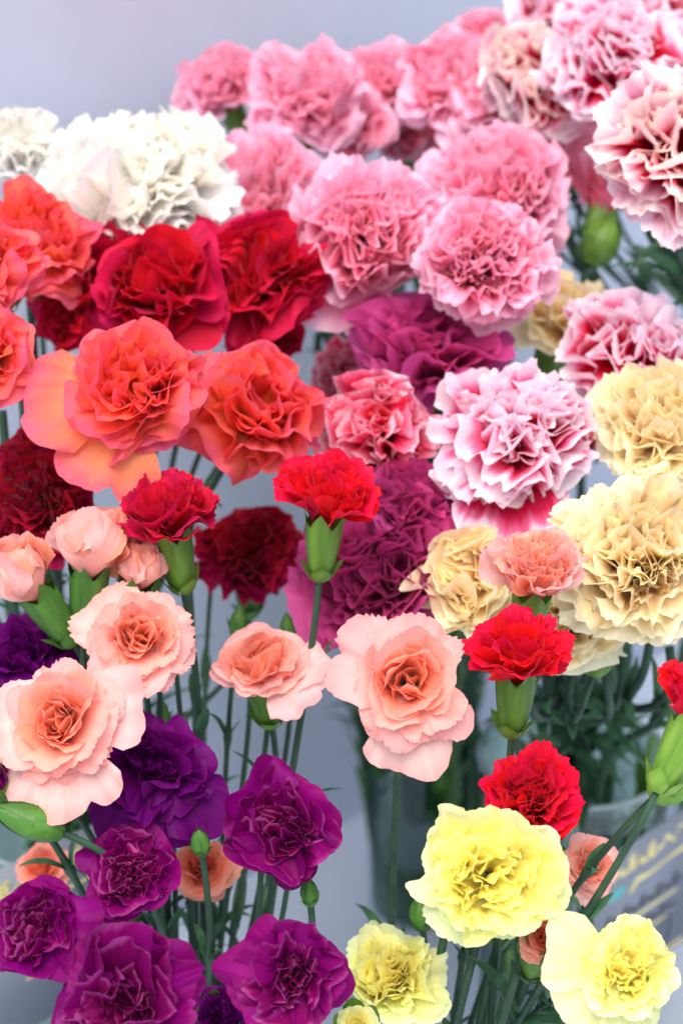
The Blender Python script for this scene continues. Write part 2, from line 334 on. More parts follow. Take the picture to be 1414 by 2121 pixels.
def make_bloom(root, kind, mat, R, rng, hi, skip=None):
    K = KINDS[kind]; n = K['n']
    nu, nv = (39, 15) if hi else (27, 11)
    W = rng.normal(0, 1, (6, 3)); W = W / np.linalg.norm(W, axis=1)[:, None]; Wp = rng.uniform(0, 6.28, 6); Wd = rng.normal(0, 1, (6, 3))
    rng_w = rng.uniform(.8, 1.5); a0 = rng.uniform(0, 6.28)
    faces = grid_faces(nu, nv)
    for i in range(n):
        t = i / (n - 1)
        if t < .22 and rng.random() < .08: continue
        az = a0 + i * 2.39996 + rng.normal(0, .18)
        L = R * (K['Lo'] + (K['Li'] - K['Lo']) * t ** .8) * rng.uniform(.86, 1.08)
        A = D(K['Ao'] + (K['Ai'] - K['Ao']) * t) * rng.uniform(.88, 1.1)
        hs_ = K['heart'][0]; q = .35 * t + .65 * sstep(hs_ - .28, hs_ + .22, t); hh_ = float(np.clip((t - hs_) / (1 - hs_), 0, 1))
        th1 = D(K['tho'] + (K['thi'] - K['tho']) * q + rng.normal(0, 9 if kind != 'bud' else 4))
        th0 = D(K['t0'][0] + (K['t0'][1] - K['t0'][0]) * t)
        amp = (K['ao'] + (K['ai'] - K['ao']) * sstep(.1, .7, t)) * rng.uniform(.7, 1.35)
        f = K['f'][0] + (K['f'][1] - K['f'][0]) * t * rng.uniform(.7, 1.2)
        kap = K['ko'] + (K['ki'] - K['ko']) * sstep(.05, .8, t)
        if abs(kap) < .05: kap = .05
        curl = K['curl'] * (1 - t) * rng.uniform(-.3, 1.5)
        curl += K['lip'] * hh_ * rng.uniform(-.4, 1.3)
        r0 = R * (.05 * (1 - t) + (K['heart'][1] * (1 - hh_) ** .8 * rng.uniform(.7, 1.15) if t > hs_ else K['heart'][1] * .45 * sstep(.1, hs_, t)))
        P, uv = petal_geo(rng, L, A, th0, th1, K['b'][0], K['b'][1], curl, amp, f, kap, rng.normal(0, .03), K['teeth'], K['tooth'], K['rnd'], nu, nv, r0, wave2=K['ruf'], claw=.35 + .35 * hh_, rip=K.get('rip', .018))
        P = rotax(P, (1, 0, 0), rng.normal(0, .10 + .10 * t))        # roll about its own radial axis
        P = rotz(P, az)
        P[:, 2] += R * .05 * t
        off = np.zeros_like(P); fr = 5.0 / R
        for k in range(6): off += np.sin(P @ W[k] * fr * (.5 + k * .22) + Wp[k])[:, None] * Wd[k]
        P = P + off * (R * K['warp'] * .42 * rng_w) * np.clip(np.linalg.norm(P, axis=1) / R, 0, 1)[:, None]
        link('petal', mesh_np('petal', P, faces, mat, uv, (float(sstep(.12, .72, t)), float(rng.random()))), root)

# ------------------------------------------------------------------ calyx, stem, leaves
def calyx_mesh(r, Lc, mat, rng, open_=1.0):
    ns = 30; rows = [(-.00, r * 1.10 * open_), (-.18, r * 1.06), (-.45, r * .96), (-.72, r * .80), (-.9, r * .60), (-1.0, r * .32)]
    V = []
    for j in range(2):                                 # free tips above the tube
        for k in range(ns):
            a = 2 * np.pi * k / ns; ph = abs(((k % 6) / 6.0) * 2 - 1)     # 1 at notch, 0 at tip
            z = Lc * (.30 * (1 - ph) if j == 0 else .12 * (1 - ph)); rr = r * open_ * ((1.22 if j == 0 else 1.1) if ph < 1 else 1.06)
            V.append((rr * math.cos(a), rr * math.sin(a), z))
    for zz, rr in rows:
        for k in range(ns):
            a = 2 * np.pi * k / ns; g = 1 + .02 * math.cos(5 * a)
            V.append((rr * g * math.cos(a), rr * g * math.sin(a), zz * Lc))
    return mesh_np('calyx', V, grid_faces(ns, 8, True), mat)

def bract_mesh(r, Lb, mat):
    nu, nv = 7, 7; V = []
    for j in range(nv):
        v = j / (nv - 1); wdt = .75 * math.sin(math.pi * min(1, v * .62 + .32)) * (1 - v ** 4)
        for i in range(nu):
            u = (i / (nu - 1) - .5) * 2; a = u * wdt
            rr = r * (.42 + .62 * v ** .6) + .0006 + .0012 * v ** 3
            V.append((rr * math.cos(a), rr * math.sin(a), Lb * v))
    return mesh_np('bract', V, grid_faces(nu, nv), mat)

def leaf_mesh(Ln, wd, droop, mat, curlside=0.0):
    nu, nv = 5, 14; V = []; x = z = 0; th = D(18)
    for j in range(nv):
        v = j / (nv - 1); th = D(18) + droop * v ** 1.3
        if j: x += math.sin(th) * Ln / (nv - 1); z += math.cos(th) * Ln / (nv - 1)
        ww = wd * (.55 + .45 * math.sin(math.pi * min(v * 1.3, .5 + .0))) * (1 - v ** 2.4) + .0002
        for i in range(nu):
            u = (i / (nu - 1) - .5) * 2
            V.append((x - math.cos(th) * abs(u) * ww * -.35, u * ww + curlside * v * v * Ln, z + math.sin(th) * abs(u) * ww * .35))
    return mesh_np('leaf', V, grid_faces(nu, nv), mat)

def bez(p, t):
    a, b, c, d = p; s = 1 - t
    return a * s ** 3 + b * 3 * s * s * t + c * 3 * s * t * t + d * t ** 3

def place(o, pos, zdir, roll):
    q = Vector(zdir).to_track_quat('Z', 'X').to_matrix().to_4x4()
    o.matrix_local = Matrix.Translation(pos) @ q @ Matrix.Rotation(roll, 4, 'Z')

def make_stem(root, inv, p0, axis, vase, thick, rng, nodes=4, leaflen=.05, pull=.06):
    (vx, vy), r, h, _, _ = VASES[vase]
    ang = rng.uniform(0, 2 * math.pi); rr = r * .78 * math.sqrt(rng.random())
    head = Vector((p0.x - vx, p0.y - vy, 0))
    hd = head.normalized() if head.length > .001 else Vector((1, 0, 0))
    rim = Vector((vx, vy, h)) + hd * r * rng.uniform(.2, .72) + Vector((math.cos(ang), math.sin(ang), 0)) * rr * .3
    bot = Vector((vx, vy, .014)) - hd * r * rng.uniform(.0, .5) + Vector((math.cos(ang), math.sin(ang), 0)) * rr * .45
    dist = (p0 - rim).length
    c1 = p0 - axis * min(pull, dist * .4)
    c2 = rim + ((rim - bot).normalized() * .6 + Vector((0, 0, .4))) * dist * .4
    P = [bez((p0, c1, c2, rim), k / 30) for k in range(31)] + [rim.lerp(bot, k / 8) for k in range(1, 9)]
    seg = [0.0]
    for a, b in zip(P[:-1], P[1:]): seg.append(seg[-1] + (b - a).length)
    tot = seg[-1]; npos = []; s = rng.uniform(.035, .07)
    while s < tot * .9 and len(npos) < 8: npos.append(s); s += rng.uniform(.055, .10)
    rad = [thick * (.8 + .35 * x / tot) * (1 + .0 * x) for x in seg]
    # resample with extra rings round each node so the joints swell
    S = sorted(set([x for x in seg] + [n_ + d_ for n_ in npos for d_ in (-.006, -.003, 0, .003, .006) if 0 < n_ + d_ < tot]))
    def pt(x):
        k = max(0, min(len(seg) - 2, int(np.searchsorted(seg, x)) - 1)); f = (x - seg[k]) / max(1e-9, seg[k + 1] - seg[k])
        return P[k].lerp(P[k + 1], f)
    def rd(x):
        b = thick * (.8 + .35 * x / tot)
        return b * (1 + sum(.75 * math.exp(-((x - n_) / .003) ** 2) for n_ in npos))
    pts = [inv @ pt(x) for x in S]; V, Fc = tube(pts, [rd(x) for x in S], 8)
    st = link('stem', mesh_np('stem', V, Fc, M_STEM), root)
    for j, n_ in enumerate(npos):
        wp = pt(n_); tg = (pt(max(0, n_ - .004)) - wp).normalized(); ro = rng.uniform(0, 6.28)
        k = .35 if j == 0 else (.6 if j == 1 else 1.0)
        for s_ in (0, 1):
            if rng.random() < .12: continue
            Ln = leaflen * k * rng.uniform(.7, 1.3)
            lf = link('leaf', leaf_mesh(Ln, .0022 + .0016 * k * rng.random() * (leaflen / .05), rng.uniform(.3, 1.5), M_LEAF, rng.normal(0, .15)), st)
            place(lf, inv @ wp, inv.to_3x3() @ tg, ro + s_ * math.pi)
    return st

BASE = {}
def flower(label, col, kind, px, py, depth, wpx, axis, vase, group, hi=False, seed=None, name='carnation', standard=None, calyx=None, leaflen=.05, pull=.06, extra=()):
    seed = seed if seed is not None else int(px * 7 + py * 13) % 99991
    rng = np.random.default_rng(abs(seed))
    R = wpx / 2 / F * depth
    ax = camdir(axis)
    std = R > .030 if standard is None else standard
    lift = {'bud': .85, 'cup': .78, 'stripe': .42, 'yellowfull': .28, 'globe': .5, 'double': .42, 'frill': .46, 'loose': .38, 'rose': .28, 'spray': .28}[kind] * R
    org = at(px, py, depth) - ax * lift
    if kind == 'bud': R = R * .95
    root = link(name, None, None, label, 'carnation', group)
    roll = rng.uniform(0, 6.28)
    q = ax.to_track_quat('Z', 'Y').to_matrix().to_4x4()
    root.matrix_world = Matrix.Translation(org) @ q
    inv = root.matrix_world.inverted()
    make_bloom(root, kind, PM[col], R, rng, hi)
    for e in extra:                                     # single drooping petals: (azimuth deg, length, tip angle)
        g, L_, th_ = e
        P, uv = petal_geo(rng, R * L_, D(36), D(24), D(th_), .0, .35, .1, .05, 1.3, -.2, 0, 9, .015, .22, 31, 13, R * .06)
        P = rotz(P, D(g)); link('petal', mesh_np('petal', P, grid_faces(31, 13), PM[col], uv, (0.0, float(rng.random()))), root)
    cr = (.0078 if std else .0062); cl = (.026 if std else .022)
    if kind == 'bud': cr = min(.0064, R * .62)
    cm = calyx or M_CALYX
    cx = link('calyx', calyx_mesh(cr, cl, cm, rng), root); cx.location = (0, 0, .002)
    for k in range(4):
        b = link('bract', bract_mesh(cr, cl * .38, cm), cx); b.location = (0, 0, -cl * 1.02); b.rotation_euler = (0, 0, k * math.pi / 2 + .3)
    p0 = org - ax * (cl - .001)
    make_stem(root, inv, p0, ax, vase, .0021 if std else .00155, rng, leaflen=leaflen * (1.4 if std else 1), pull=pull)
    return root

def green_bud(label, px, py, depth, length_px, axis, vase, mat=None, fat=.36, seed=1):
    rng = np.random.default_rng(seed)
    Lb = length_px / F * depth; ax = camdir(axis); org = at(px, py, depth) - ax * Lb * .5
    root = link('carnation_bud', None, None, label, 'flower bud', 'closed green carnation buds')
    root.matrix_world = Matrix.Translation(org) @ ax.to_track_quat('Z', 'Y').to_matrix().to_4x4(); inv = root.matrix_world.inverted()
    r = Lb * fat; mat = mat or M_DCALYX
    ns = 30; rows = [(0, .30), (.06, .60), (.2, .86), (.45, 1.0), (.7, .84), (.86, .5), (.96, .2), (1.0, .03)]
    V = [(r * f * (1 + .035 * math.cos(5 * 2 * np.pi * k / ns)) * math.cos(2 * np.pi * k / ns), r * f * (1 + .035 * math.cos(5 * 2 * np.pi * k / ns)) * math.sin(2 * np.pi * k / ns), z * Lb) for z, f in rows for k in range(ns)]
    link('calyx', mesh_np('calyx', V, grid_faces(ns, len(rows), True), mat), root)
    for k in range(5):                                 # pointed sepals folded over the tip
        nu, nv = 7, 9; V = []
        for j in range(nv):
            v = j / (nv - 1); zz = .45 + .62 * v; rr = r * (np.interp(zz, [x[0] for x in rows], [x[1] for x in rows]) + .03 + .34 * v ** 3); wd = .62 * (1 - v ** 2)
            for i in range(nu):
                a = ((i / (nu - 1)) - .5) * 2 * wd; V.append((rr * math.cos(a), rr * math.sin(a), zz * Lb))
        s_ = link('sepal', mesh_np('sepal', V, grid_faces(nu, nv), mat), root); s_.rotation_euler = (0, 0, k * 2 * math.pi / 5)
    for k in range(4):
        b = link('bract', bract_mesh(r * .8, Lb * .36, mat), root); b.rotation_euler = (0, 0, k * math.pi / 2)
    make_stem(root, inv, org + ax * .0005, ax, vase, .0015, rng, leaflen=.03)
    return root

#@@FLOWERS
PK, WH, ST, OR_, CR, RD, MV, CM, PC, PU, YE = ('pink carnations', 'white carnations', 'striped carnations', 'orange carnations', 'crimson carnations', 'red spray carnations', 'mauve carnations', 'cream carnations', 'peach spray carnations', 'purple spray carnations', 'yellow spray carnations')
fl = flower
# pink, back row
fl('blurred pink carnation leaning left, the leftmost of the pinks against the wall', 'pink', 'double', 460, 192, .87, 225, (-.45, .85, .45), 'tall', PK)
fl('wide pink carnation right of the leftmost pink, against the wall', 'pink', 'double', 635, 205, .84, 245, (0, .6, .8), 'tall', PK)
fl('dusky pink carnation half hidden in the gap at the top of the pink bunch', 'pink', 'double', 795, 175, .89, 190, (0, .6, .8), 'tall', PK)
fl('tall pink carnation left of the cream hearted striped one', 'pink', 'double', 945, 175, .83, 225, (-.2, .5, .85), 'edge', PK)
fl('small pink carnation at the top beside the highest striped blooms', 'pink', 'double', 1000, 75, .89, 130, (0, .8, .5), 'edge', PK)
fl('pink carnation touching the right side of the white bloom', 'pink', 'double', 552, 425, .795, 290, (-.15, .35, .9), 'tall', PK)
fl('front left pink carnation with a full round ruffled face', 'pink', 'double', 748, 478, .715, 300, (-.05, .3, .95), 'tall', PK, hi=True, extra=((-125, 1.55, 100), (-100, 1.4, 105)))
fl('pink carnation above and right of the full round one', 'pink', 'double', 1024, 405, .755, 320, (.1, .6, .75), 'tall', PK)
fl('lowest and nearest pink carnation, just above the mauve bloom', 'pink', 'double', 1000, 548, .69, 278, (.1, .42, .9), 'tall', PK, hi=True)
fl('narrow pink carnation seen side on with a green calyx, left of the large striped bloom', 'pink', 'cup', 1270, 360, .80, 260, (.25, .75, -.1), 'edge', PK)
fl('pale pink carnation tucked below the cream hearted striped bloom', 'pink', 'double', 1055, 235, .82, 250, (0, .6, .8), 'edge', PK)
fl('deep pink carnation in the shaded gap in the middle of the pinks', 'redstriped', 'double', 845, 275, .90, 130, (0, .5, .85), 'tall', PK)
fl('faint pink carnation behind and below the wide one at the wall', 'pink', 'loose', 730, 260, .86, 150, (.1, .2, .9), 'tall', PK)
# white
fl('large white carnation above the crimson blooms', 'white', 'frill', 283, 392, .735, 405, (-.03, .88, .45), 'left', WH, hi=True)
fl('white carnation cut off by the left edge behind the large white one', 'white', 'frill', 28, 312, .75, 220, (-.1, .85, .5), 'left', WH)
# striped, back right
fl('striped carnation with a pale cream heart and crimson underside', 'creamstriped', 'stripe', 1120, 165, .79, 240, (-.1, .55, .8), 'edge', ST)
fl('mostly white frilled striped carnation left of the large one at the right edge', 'striped', 'stripe', 1262, 120, .765, 280, (-.1, .55, .8), 'edge', ST)
fl('large crimson and white carnation cut off by the right edge, upper corner', 'creamstriped', 'stripe', 1412, 318, .67, 350, (.05, .25, .95), 'edge', ST, hi=True)
fl('striped carnation cut off by the top edge of the picture', 'striped', 'stripe', 1150, 20, .86, 200, (0, .6, .8), 'edge', ST)
fl('dark red striped carnation in the top right corner', 'redstriped', 'double', 1405, 15, .86, 130, (0, .6, .8), 'edge', ST)
fl('white edged striped carnation above the large one at the right edge', 'striped', 'stripe', 1390, 110, .80, 200, (.1, .6, .8), 'edge', ST)
fl('striped carnation at the very top between its neighbours', 'striped', 'stripe', 1290, 10, .84, 200, (0, .6, .8), 'edge', ST)
# orange
fl('big open orange carnation in the middle left with two broad lower petals', 'orange', 'loose', 285, 808, .61, 285, (.0, .30, .95), 'left', OR_, hi=True, seed=9, extra=((188, 1.8, 92), (-112, 1.75, 98)))
fl('orange carnation facing right beside the big open one', 'orange', 'loose', 528, 852, .645, 300, (.30, .42, .85), 'left', OR_, hi=True)
fl('orange carnation in front of the white bloom near the left edge', 'orange', 'loose', 75, 510, .69, 240, (.2, .55, .8), 'left', OR_)
fl('orange carnation cut off by the left edge, level with the crimson blooms', 'orange', 'loose', -25, 560, .64, 190, (-.1, .4, .9), 'left', OR_)
fl('pale pinkish orange carnation cut off at the left, beside the big open one', 'orange', 'loose', -20, 745, .62, 200, (-.2, .35, .9), 'left', OR_)
# crimson, behind
fl('crimson carnation left below the white bloom', 'crimson', 'loose', 215, 600, .71, 290, (-.1, .5, .85), 'left', CR)
fl('crimson carnation in the middle right above the big orange one', 'crimson', 'loose', 330, 600, .68, 270, (0, .45, .9), 'left', CR)
fl('crimson carnation on the right of the cluster under the white bloom', 'crimson', 'loose', 520, 580, .70, 275, (.1, .35, .9), 'left', CR)
fl('shaded crimson carnation directly under the white bloom', 'crimson', 'loose', 390, 520, .74, 240, (0, .6, .8), 'left', CR)
fl('dark crimson carnation peeping out low behind the big orange one', 'darkcrimson', 'double', 80, 955, .68, 150, (-.2, .6, .6), 'left', CR)
fl('magenta crimson carnation above the two left peach buds', 'darkcrimson', 'frill', 70, 1050, .655, 240, (-.1, .7, .7), 'left', CR)
fl('crimson carnation with a green calyx between big orange bloom and small peach bud', 'crimson', 'cup', 348, 1065, .60, 170, (-.12, .80, .42), 'front', CR, hi=True)
fl('dark crimson carnation against the grey wall, left of the bright red one', 'darkcrimson', 'double', 512, 1155, .74, 230, (0, .78, .45), 'left', CR, calyx=M_DCALYX)
fl('magenta red carnation hidden low behind the right of the crimson cluster', 'crimson', 'loose', 560, 700, .75, 130, (.1, .4, .8), 'left', CR)
fl('magenta tinged crimson carnation low at the left of the crimson cluster', 'crimson', 'loose', 140, 660, .70, 130, (-.4, .3, .8), 'left', CR)
# red sprays
fl('bright red carnation on a straight stem right of the orange blooms', 'red', 'cup', 676, 1032, .60, 178, (.08, .86, .42), 'front', RD, hi=True)
fl('raspberry red carnation with a plump green calyx beside the pale peach face', 'red', 'cup', 1072, 1352, .56, 185, (.02, .86, .42), 'low', RD, hi=True)
fl('scarlet carnation with one petal flaring right, just above the large yellow one', 'red', 'cup', 1098, 1658, .57, 165, (-.05, .55, .8), 'low', RD, hi=True, extra=((2, 1.5, 62), (-25, 1.35, 75)))
fl('red carnation bud opening at the right edge on a big bright green calyx', 'red', 'cup', 1450, 1460, .53, 170, (.42, .86, .05), 'low', RD, hi=True, calyx=M_BRIGHT)
# mauve
fl('mauve purple carnation under the lowest pink bloom', 'mauve', 'loose', 900, 742, .705, 315, (-.05, .55, .8), 'tall', MV)
fl('large dense mauve carnation left above the pale peach face', 'mauve', 'double', 788, 1190, .655, 350, (-.1, .5, .85), 'tall', MV, hi=True)
fl('small mauve carnation between the bright red bloom and the dense mauve one', 'mauve', 'double', 860, 1050, .66, 210, (.2, .6, .75), 'tall', MV)
# striped, middle
fl('pink and red striped carnation right above the bright red one', 'redstriped', 'stripe', 780, 885, .675, 240, (-.05, .6, .8), 'tall', ST)
fl('crimson and white striped carnation in the centre with a drooping lower petal', 'striped', 'stripe', 1062, 900, .65, 320, (-.02, .62, .78), 'tall', ST, hi=True, extra=((-93, 1.6, 112), (-80, 1.4, 115)))
fl('striped carnation against the grey wall above the upper cream bloom', 'striped', 'stripe', 1305, 730, .70, 280, (.05, .72, .68), 'edge', ST)
fl('faded pale striped carnation left behind the mauve one', 'redstriped', 'double', 705, 770, .77, 130, (-.5, .4, .7), 'tall', ST)
fl('crimson carnation tucked behind the central striped bloom on its right', 'redstriped', 'double', 1215, 885, .69, 120, (.3, .4, .8), 'edge', ST)
# cream
fl('pale cream carnation against the grey wall beside the lowest pink one', 'cream', 'loose', 1165, 680, .75, 290, (.25, .8, .3), 'edge', CM)
fl('cream yellow carnation at the right edge, the upper of the two large ones', 'cream', 'double', 1365, 885, .645, 270, (.0, .5, .85), 'rim', CM)
fl('largest cream carnation, the lower one at the right edge', 'cream', 'double', 1315, 1155, .61, 350, (.0, .45, .9), 'rim', CM, hi=True)
fl('cream carnation half hidden left behind the pale peach side bloom', 'cream', 'loose', 975, 1195, .63, 230, (-.35, .4, .85), 'rim', CM)
fl('cream carnation low behind the raspberry red one', 'cream', 'loose', 1185, 1290, .63, 220, (.1, .15, .9), 'rim', CM)
# peach sprays
fl('pale peach carnation above the raspberry red one, seen from the side', 'peach', 'cup', 1108, 1185, .575, 180, (.05, .82, .55), 'rim', PC, hi=True)
fl('pale peach carnation facing the viewer in the centre with an orange heart', 'peach', 'rose', 840, 1412, .555, 300, (-.02, .14, 1), 'low', PC, hi=True, seed=58, extra=((-85, 1.38, 94),))
fl('small peach carnation seen from the side, left of the pale face one', 'peach', 'globe', 540, 1385, .62, 205, (-.1, .72, .6), 'front', PC, hi=True, extra=((-20, 1.75, 80), (15, 1.6, 70)))
fl('peach carnation between the peach buds and the pale frilled one', 'peach', 'rose', 285, 1325, .595, 250, (.05, .38, .92), 'front', PC, hi=True)
fl('large pale frilled peach carnation at the left edge above the violet blooms', 'peach', 'rose', 130, 1498, .56, 280, (-.12, .3, .95), 'front', PC, hi=True, extra=((-70, 1.5, 95), (-110, 1.5, 98), (20, 1.4, 80)))
fl('half open peach bud at the left edge under the magenta crimson bloom', 'peach', 'bud', 50, 1190, .595, 165, (-.45, .75, .4), 'front', PC, hi=True, name='carnation_bud', calyx=M_DCALYX)
fl('tallest peach bud in the row of three, with green tips below it', 'peach', 'bud', 190, 1135, .60, 170, (.12, .95, .25), 'front', PC, hi=True, name='carnation_bud', calyx=M_DCALYX)
fl('smallest peach bud, right of the tallest one', 'peach', 'bud', 292, 1175, .605, 130, (.1, .9, .45), 'front', PC, hi=True, name='carnation_bud', calyx=M_DCALYX)
fl('coral peach carnation in the shade between the purple blooms', 'coralpeach', 'rose', 420, 1800, .63, 150, (.0, .55, .9), 'front', PC)
fl('blurred coral carnation low at the left behind the green bud', 'coralpeach', 'rose', 92, 1800, .70, 120, (.0, .6, .8), 'left', PC)
fl('peach carnation behind the right side of the large yellow one', 'peach', 'rose', 1215, 1795, .585, 150, (.25, .2, .95), 'low', PC, hi=True)
fl('coral peach carnation squeezed between the two large yellow ones', 'coralpeach', 'rose', 1125, 1945, .57, 130, (.1, .6, .6), 'low', PC)
# purple sprays
fl('violet carnation at the left edge above the pale frilled peach one', 'violet', 'spray', 65, 1365, .62, 240, (-.2, .6, .8), 'front', PU)
fl('violet carnation with ragged drooping petals right of the pale frilled peach one', 'violet', 'spray', 318, 1595, .585, 255, (.05, .5, .85), 'front', PU, hi=True, extra=((-40, 1.5, 110), (-80, 1.45, 118), (-130, 1.4, 110)))
fl('round purple carnation in the middle, rightmost of the upper purples', 'purple', 'spray', 590, 1715, .56, 240, (.05, .3, .95), 'front', PU, hi=True)
fl('purple carnation left of the coral peach bloom', 'purple', 'spray', 265, 1820, .565, 215, (.15, .62, .8), 'front', PU, hi=True)
fl('purple carnation in the lower left, under the blurred coral one', 'purple', 'spray', 80, 1930, .535, 245, (-.4, .4, .85), 'front', PU, hi=True)
fl('widest purple carnation, cut off by the bottom edge', 'purple', 'spray', 275, 2080, .52, 340, (.0, .38, .95), 'front', PU, hi=True)
fl('purple carnation at the bottom beside the small yellow one', 'purple', 'spray', 605, 2020, .53, 250, (.0, .12, 1), 'front', PU, hi=True)
fl('purple carnation seen as a sliver at the left edge', 'purple', 'spray', -25, 1620, .56, 90, (-.2, .4, .9), 'front', PU)
fl('dark purple carnation in the gap between the two bottom purples', 'violet', 'spray', 455, 2105, .56, 120, (.0, .5, .9), 'front', PU)
# yellow sprays
fl('large pale yellow carnation, the biggest of the yellows', 'yellow', 'yellowfull', 1015, 1818, .55, 305, (.0, .25, .97), 'low', YE, hi=True, seed=4242)
fl('yellow carnation at lower right with a loose petal hanging to its left', 'yellow', 'yellowfull', 1290, 2010, .54, 215, (.2, .35, .9), 'low', YE, hi=True, seed=77, extra=((150, 1.75, 95), (200, 1.55, 110), (-90, 1.45, 105)))
fl('deeper yellow carnation beside the bottom purple one', 'yellow', 'cup', 805, 2030, .60, 170, (-.05, .55, .85), 'low', YE, hi=True)
fl('yellow carnation bud barely showing at the bottom edge', 'yellow', 'rose', 740, 2125, .55, 95, (-.05, .55, .85), 'low', YE)
# closed buds
green_bud('pointed green bud at the left edge aimed left, above the blurred coral bloom', 60, 1700, .555, 150, (-.9, .38, .2), 'front', M_DCALYX, .24, 3)
green_bud('olive green bud hanging in front of the grey wall near the striped blooms', 1245, 500, .79, 110, (.45, .9, 0), 'edge', M_CALYX, .36, 4)
green_bud('rough bright green bud at the right edge below the red bud', 1398, 1610, .55, 130, (.62, .70, .3), 'low', M_BRIGHT, .36, 5)
green_bud('dark round green bud left below the large yellow bloom', 872, 1892, .615, 75, (-.1, .9, .2), 'low', M_DCALYX, .34, 6)
green_bud('small green bud beside the ragged violet bloom', 415, 1745, .58, 62, (-.1, .9, .4), 'front', M_DCALYX, .32, 7)
green_bud('small green bud under the round purple bloom', 640, 1848, .575, 60, (-.1, .9, .3), 'front', M_DCALYX, .32, 8)
green_bud('green bud half hidden behind the loose yellow petal', 1150, 2010, .56, 95, (-.2, .8, .4), 'low', M_CALYX, .36, 9)
green_bud('tiny green bud behind the pale frilled peach bloom', 145, 1665, .60, 50, (-.4, .7, .3), 'front', M_DCALYX, .3, 10)
green_bud('small green bud under the peach carnation beside the three peach buds', 335, 1395, .60, 60, (.6, .6, .2), 'front', M_CALYX, .40, 11)
green_bud('green bud below the largest cream carnation', 1240, 1355, .64, 95, (.25, .9, .1), 'rim', M_CALYX, .36, 12)

# ------------------------------------------------------------------ stems that run up between and behind the blooms
def loose_stem(label, group, px, py, depth, axis, vase, thick=.0016, leaflen=.04, seed=0, bud=False):
    rng = np.random.default_rng(900 + seed)
    ax = camdir(axis); p = at(px, py, depth)
    root = link('carnation_sprig', None, None, label, 'sprig', group)
    root.matrix_world = Matrix.Translation(p) @ ax.to_track_quat('Z', 'Y').to_matrix().to_4x4()
    make_stem(root, root.matrix_world.inverted(), p, ax, vase, thick, rng, leaflen=leaflen, pull=.05)
    if bud:                                            # small closed bud at the end of the side shoot
        Lb = rng.uniform(.009, .013); ns = 20
        rows = [(-.04, .3), (.1, .7), (.35, 1.0), (.65, .85), (.88, .42), (1.0, .04)]
        V = [(Lb * .28 * f * math.cos(2 * np.pi * q / ns), Lb * .28 * f * math.sin(2 * np.pi * q / ns), z * Lb) for z, f in rows for q in range(ns)]
        c_ = link('calyx', mesh_np('calyx', V, grid_faces(ns, len(rows), True), M_DCALYX), root)
        for q in range(4):
            b_ = link('bract', bract_mesh(Lb * .27, Lb * .6, M_DCALYX), c_); b_.rotation_euler = (0, 0, q * math.pi / 2)
G1 = 'thin stems between the orange and purple blooms'; L1 = 'thin dark stem with swollen joints against the grey wall between crimson and purple blooms'
for k, (px, py, d_) in enumerate([(385, 1120, .68), (330, 1340, .62), (490, 1320, .66), (600, 1330, .68), (560, 1390, .65), (440, 1190, .76), (360, 1350, .645), (520, 1380, .67), (215, 1640, .61), (340, 1500, .64), (540, 1790, .60), (600, 1800, .62)]):
    loose_stem(L1, G1, px, py, d_, ((k % 3 - 1) * .12, 1, .05), 'front', .0013, .035, k, True)
G2 = 'dark stems under the cream carnations'; L2 = 'dark green stem rising out of the wide vase under the cream carnations'
for k, (px, py, d_) in enumerate([(1085, 1400, .68), (1130, 1330, .72), (1185, 1380, .70), (1250, 1380, .68), (1290, 1350, .72), (1345, 1330, .70), (1385, 1340, .68), (1215, 1320, .75), (1405, 1370, .73), (1060, 1500, .70)]):
    loose_stem(L2, G2, px, py, d_, ((k % 3 - 1) * .15, 1, .0), 'rim', .0024, .06, 30 + k)
G3 = 'dark stems in the gap under the pink carnations'; L3 = 'blurred dark stem in the shaded gap under the pink carnations'
for k, (px, py, d_) in enumerate([(640, 600, .80), (680, 610, .84), (720, 630, .82), (800, 560, .80), (830, 590, .84), (660, 690, .86), (900, 960, .76), (930, 980, .74), (1150, 930, .76), (690, 640, .88)]):
    loose_stem(L3, G3, px, py, d_, ((k % 3 - 1) * .15, 1, .0), 'tall', .0026, .06, 50 + k)
G4 = 'thick dark stems under the striped carnation at the right edge'; L4 = 'thick blurred dark stem under the striped carnation at the right edge'
for k, (px, py, d_) in enumerate([(1330, 430, .78), (1375, 440, .74), (1400, 470, .76), (1355, 450, .82), (1175, 480, .84)]):
    loose_stem(L4, G4, px, py, d_, (-.2, 1, .0), 'edge', .0032, .09, 70 + k)
G5 = 'stems at the left edge under the orange carnations'; L5 = 'dark stem at the left edge under the orange carnations'
for k, (px, py, d_) in enumerate([(62, 620, .74), (45, 800, .70), (5, 850, .68), (120, 700, .76)]):
    loose_stem(L5, G5, px, py, d_, (-.1, 1, .0), 'left', .0022, .05, 80 + k)
G6 = 'stems under the large yellow carnation'; L6 = 'dark green stem slanting down under the large yellow carnation'
for k, (px, py, d_) in enumerate([(985, 1960, .60), (1030, 1965, .62), (1080, 1975, .58), (930, 1900, .60), (1100, 1990, .60)]):
    loose_stem(L6, G6, px, py, d_, (.25, 1, .1), 'low', .0020, .04, 90 + k, True)

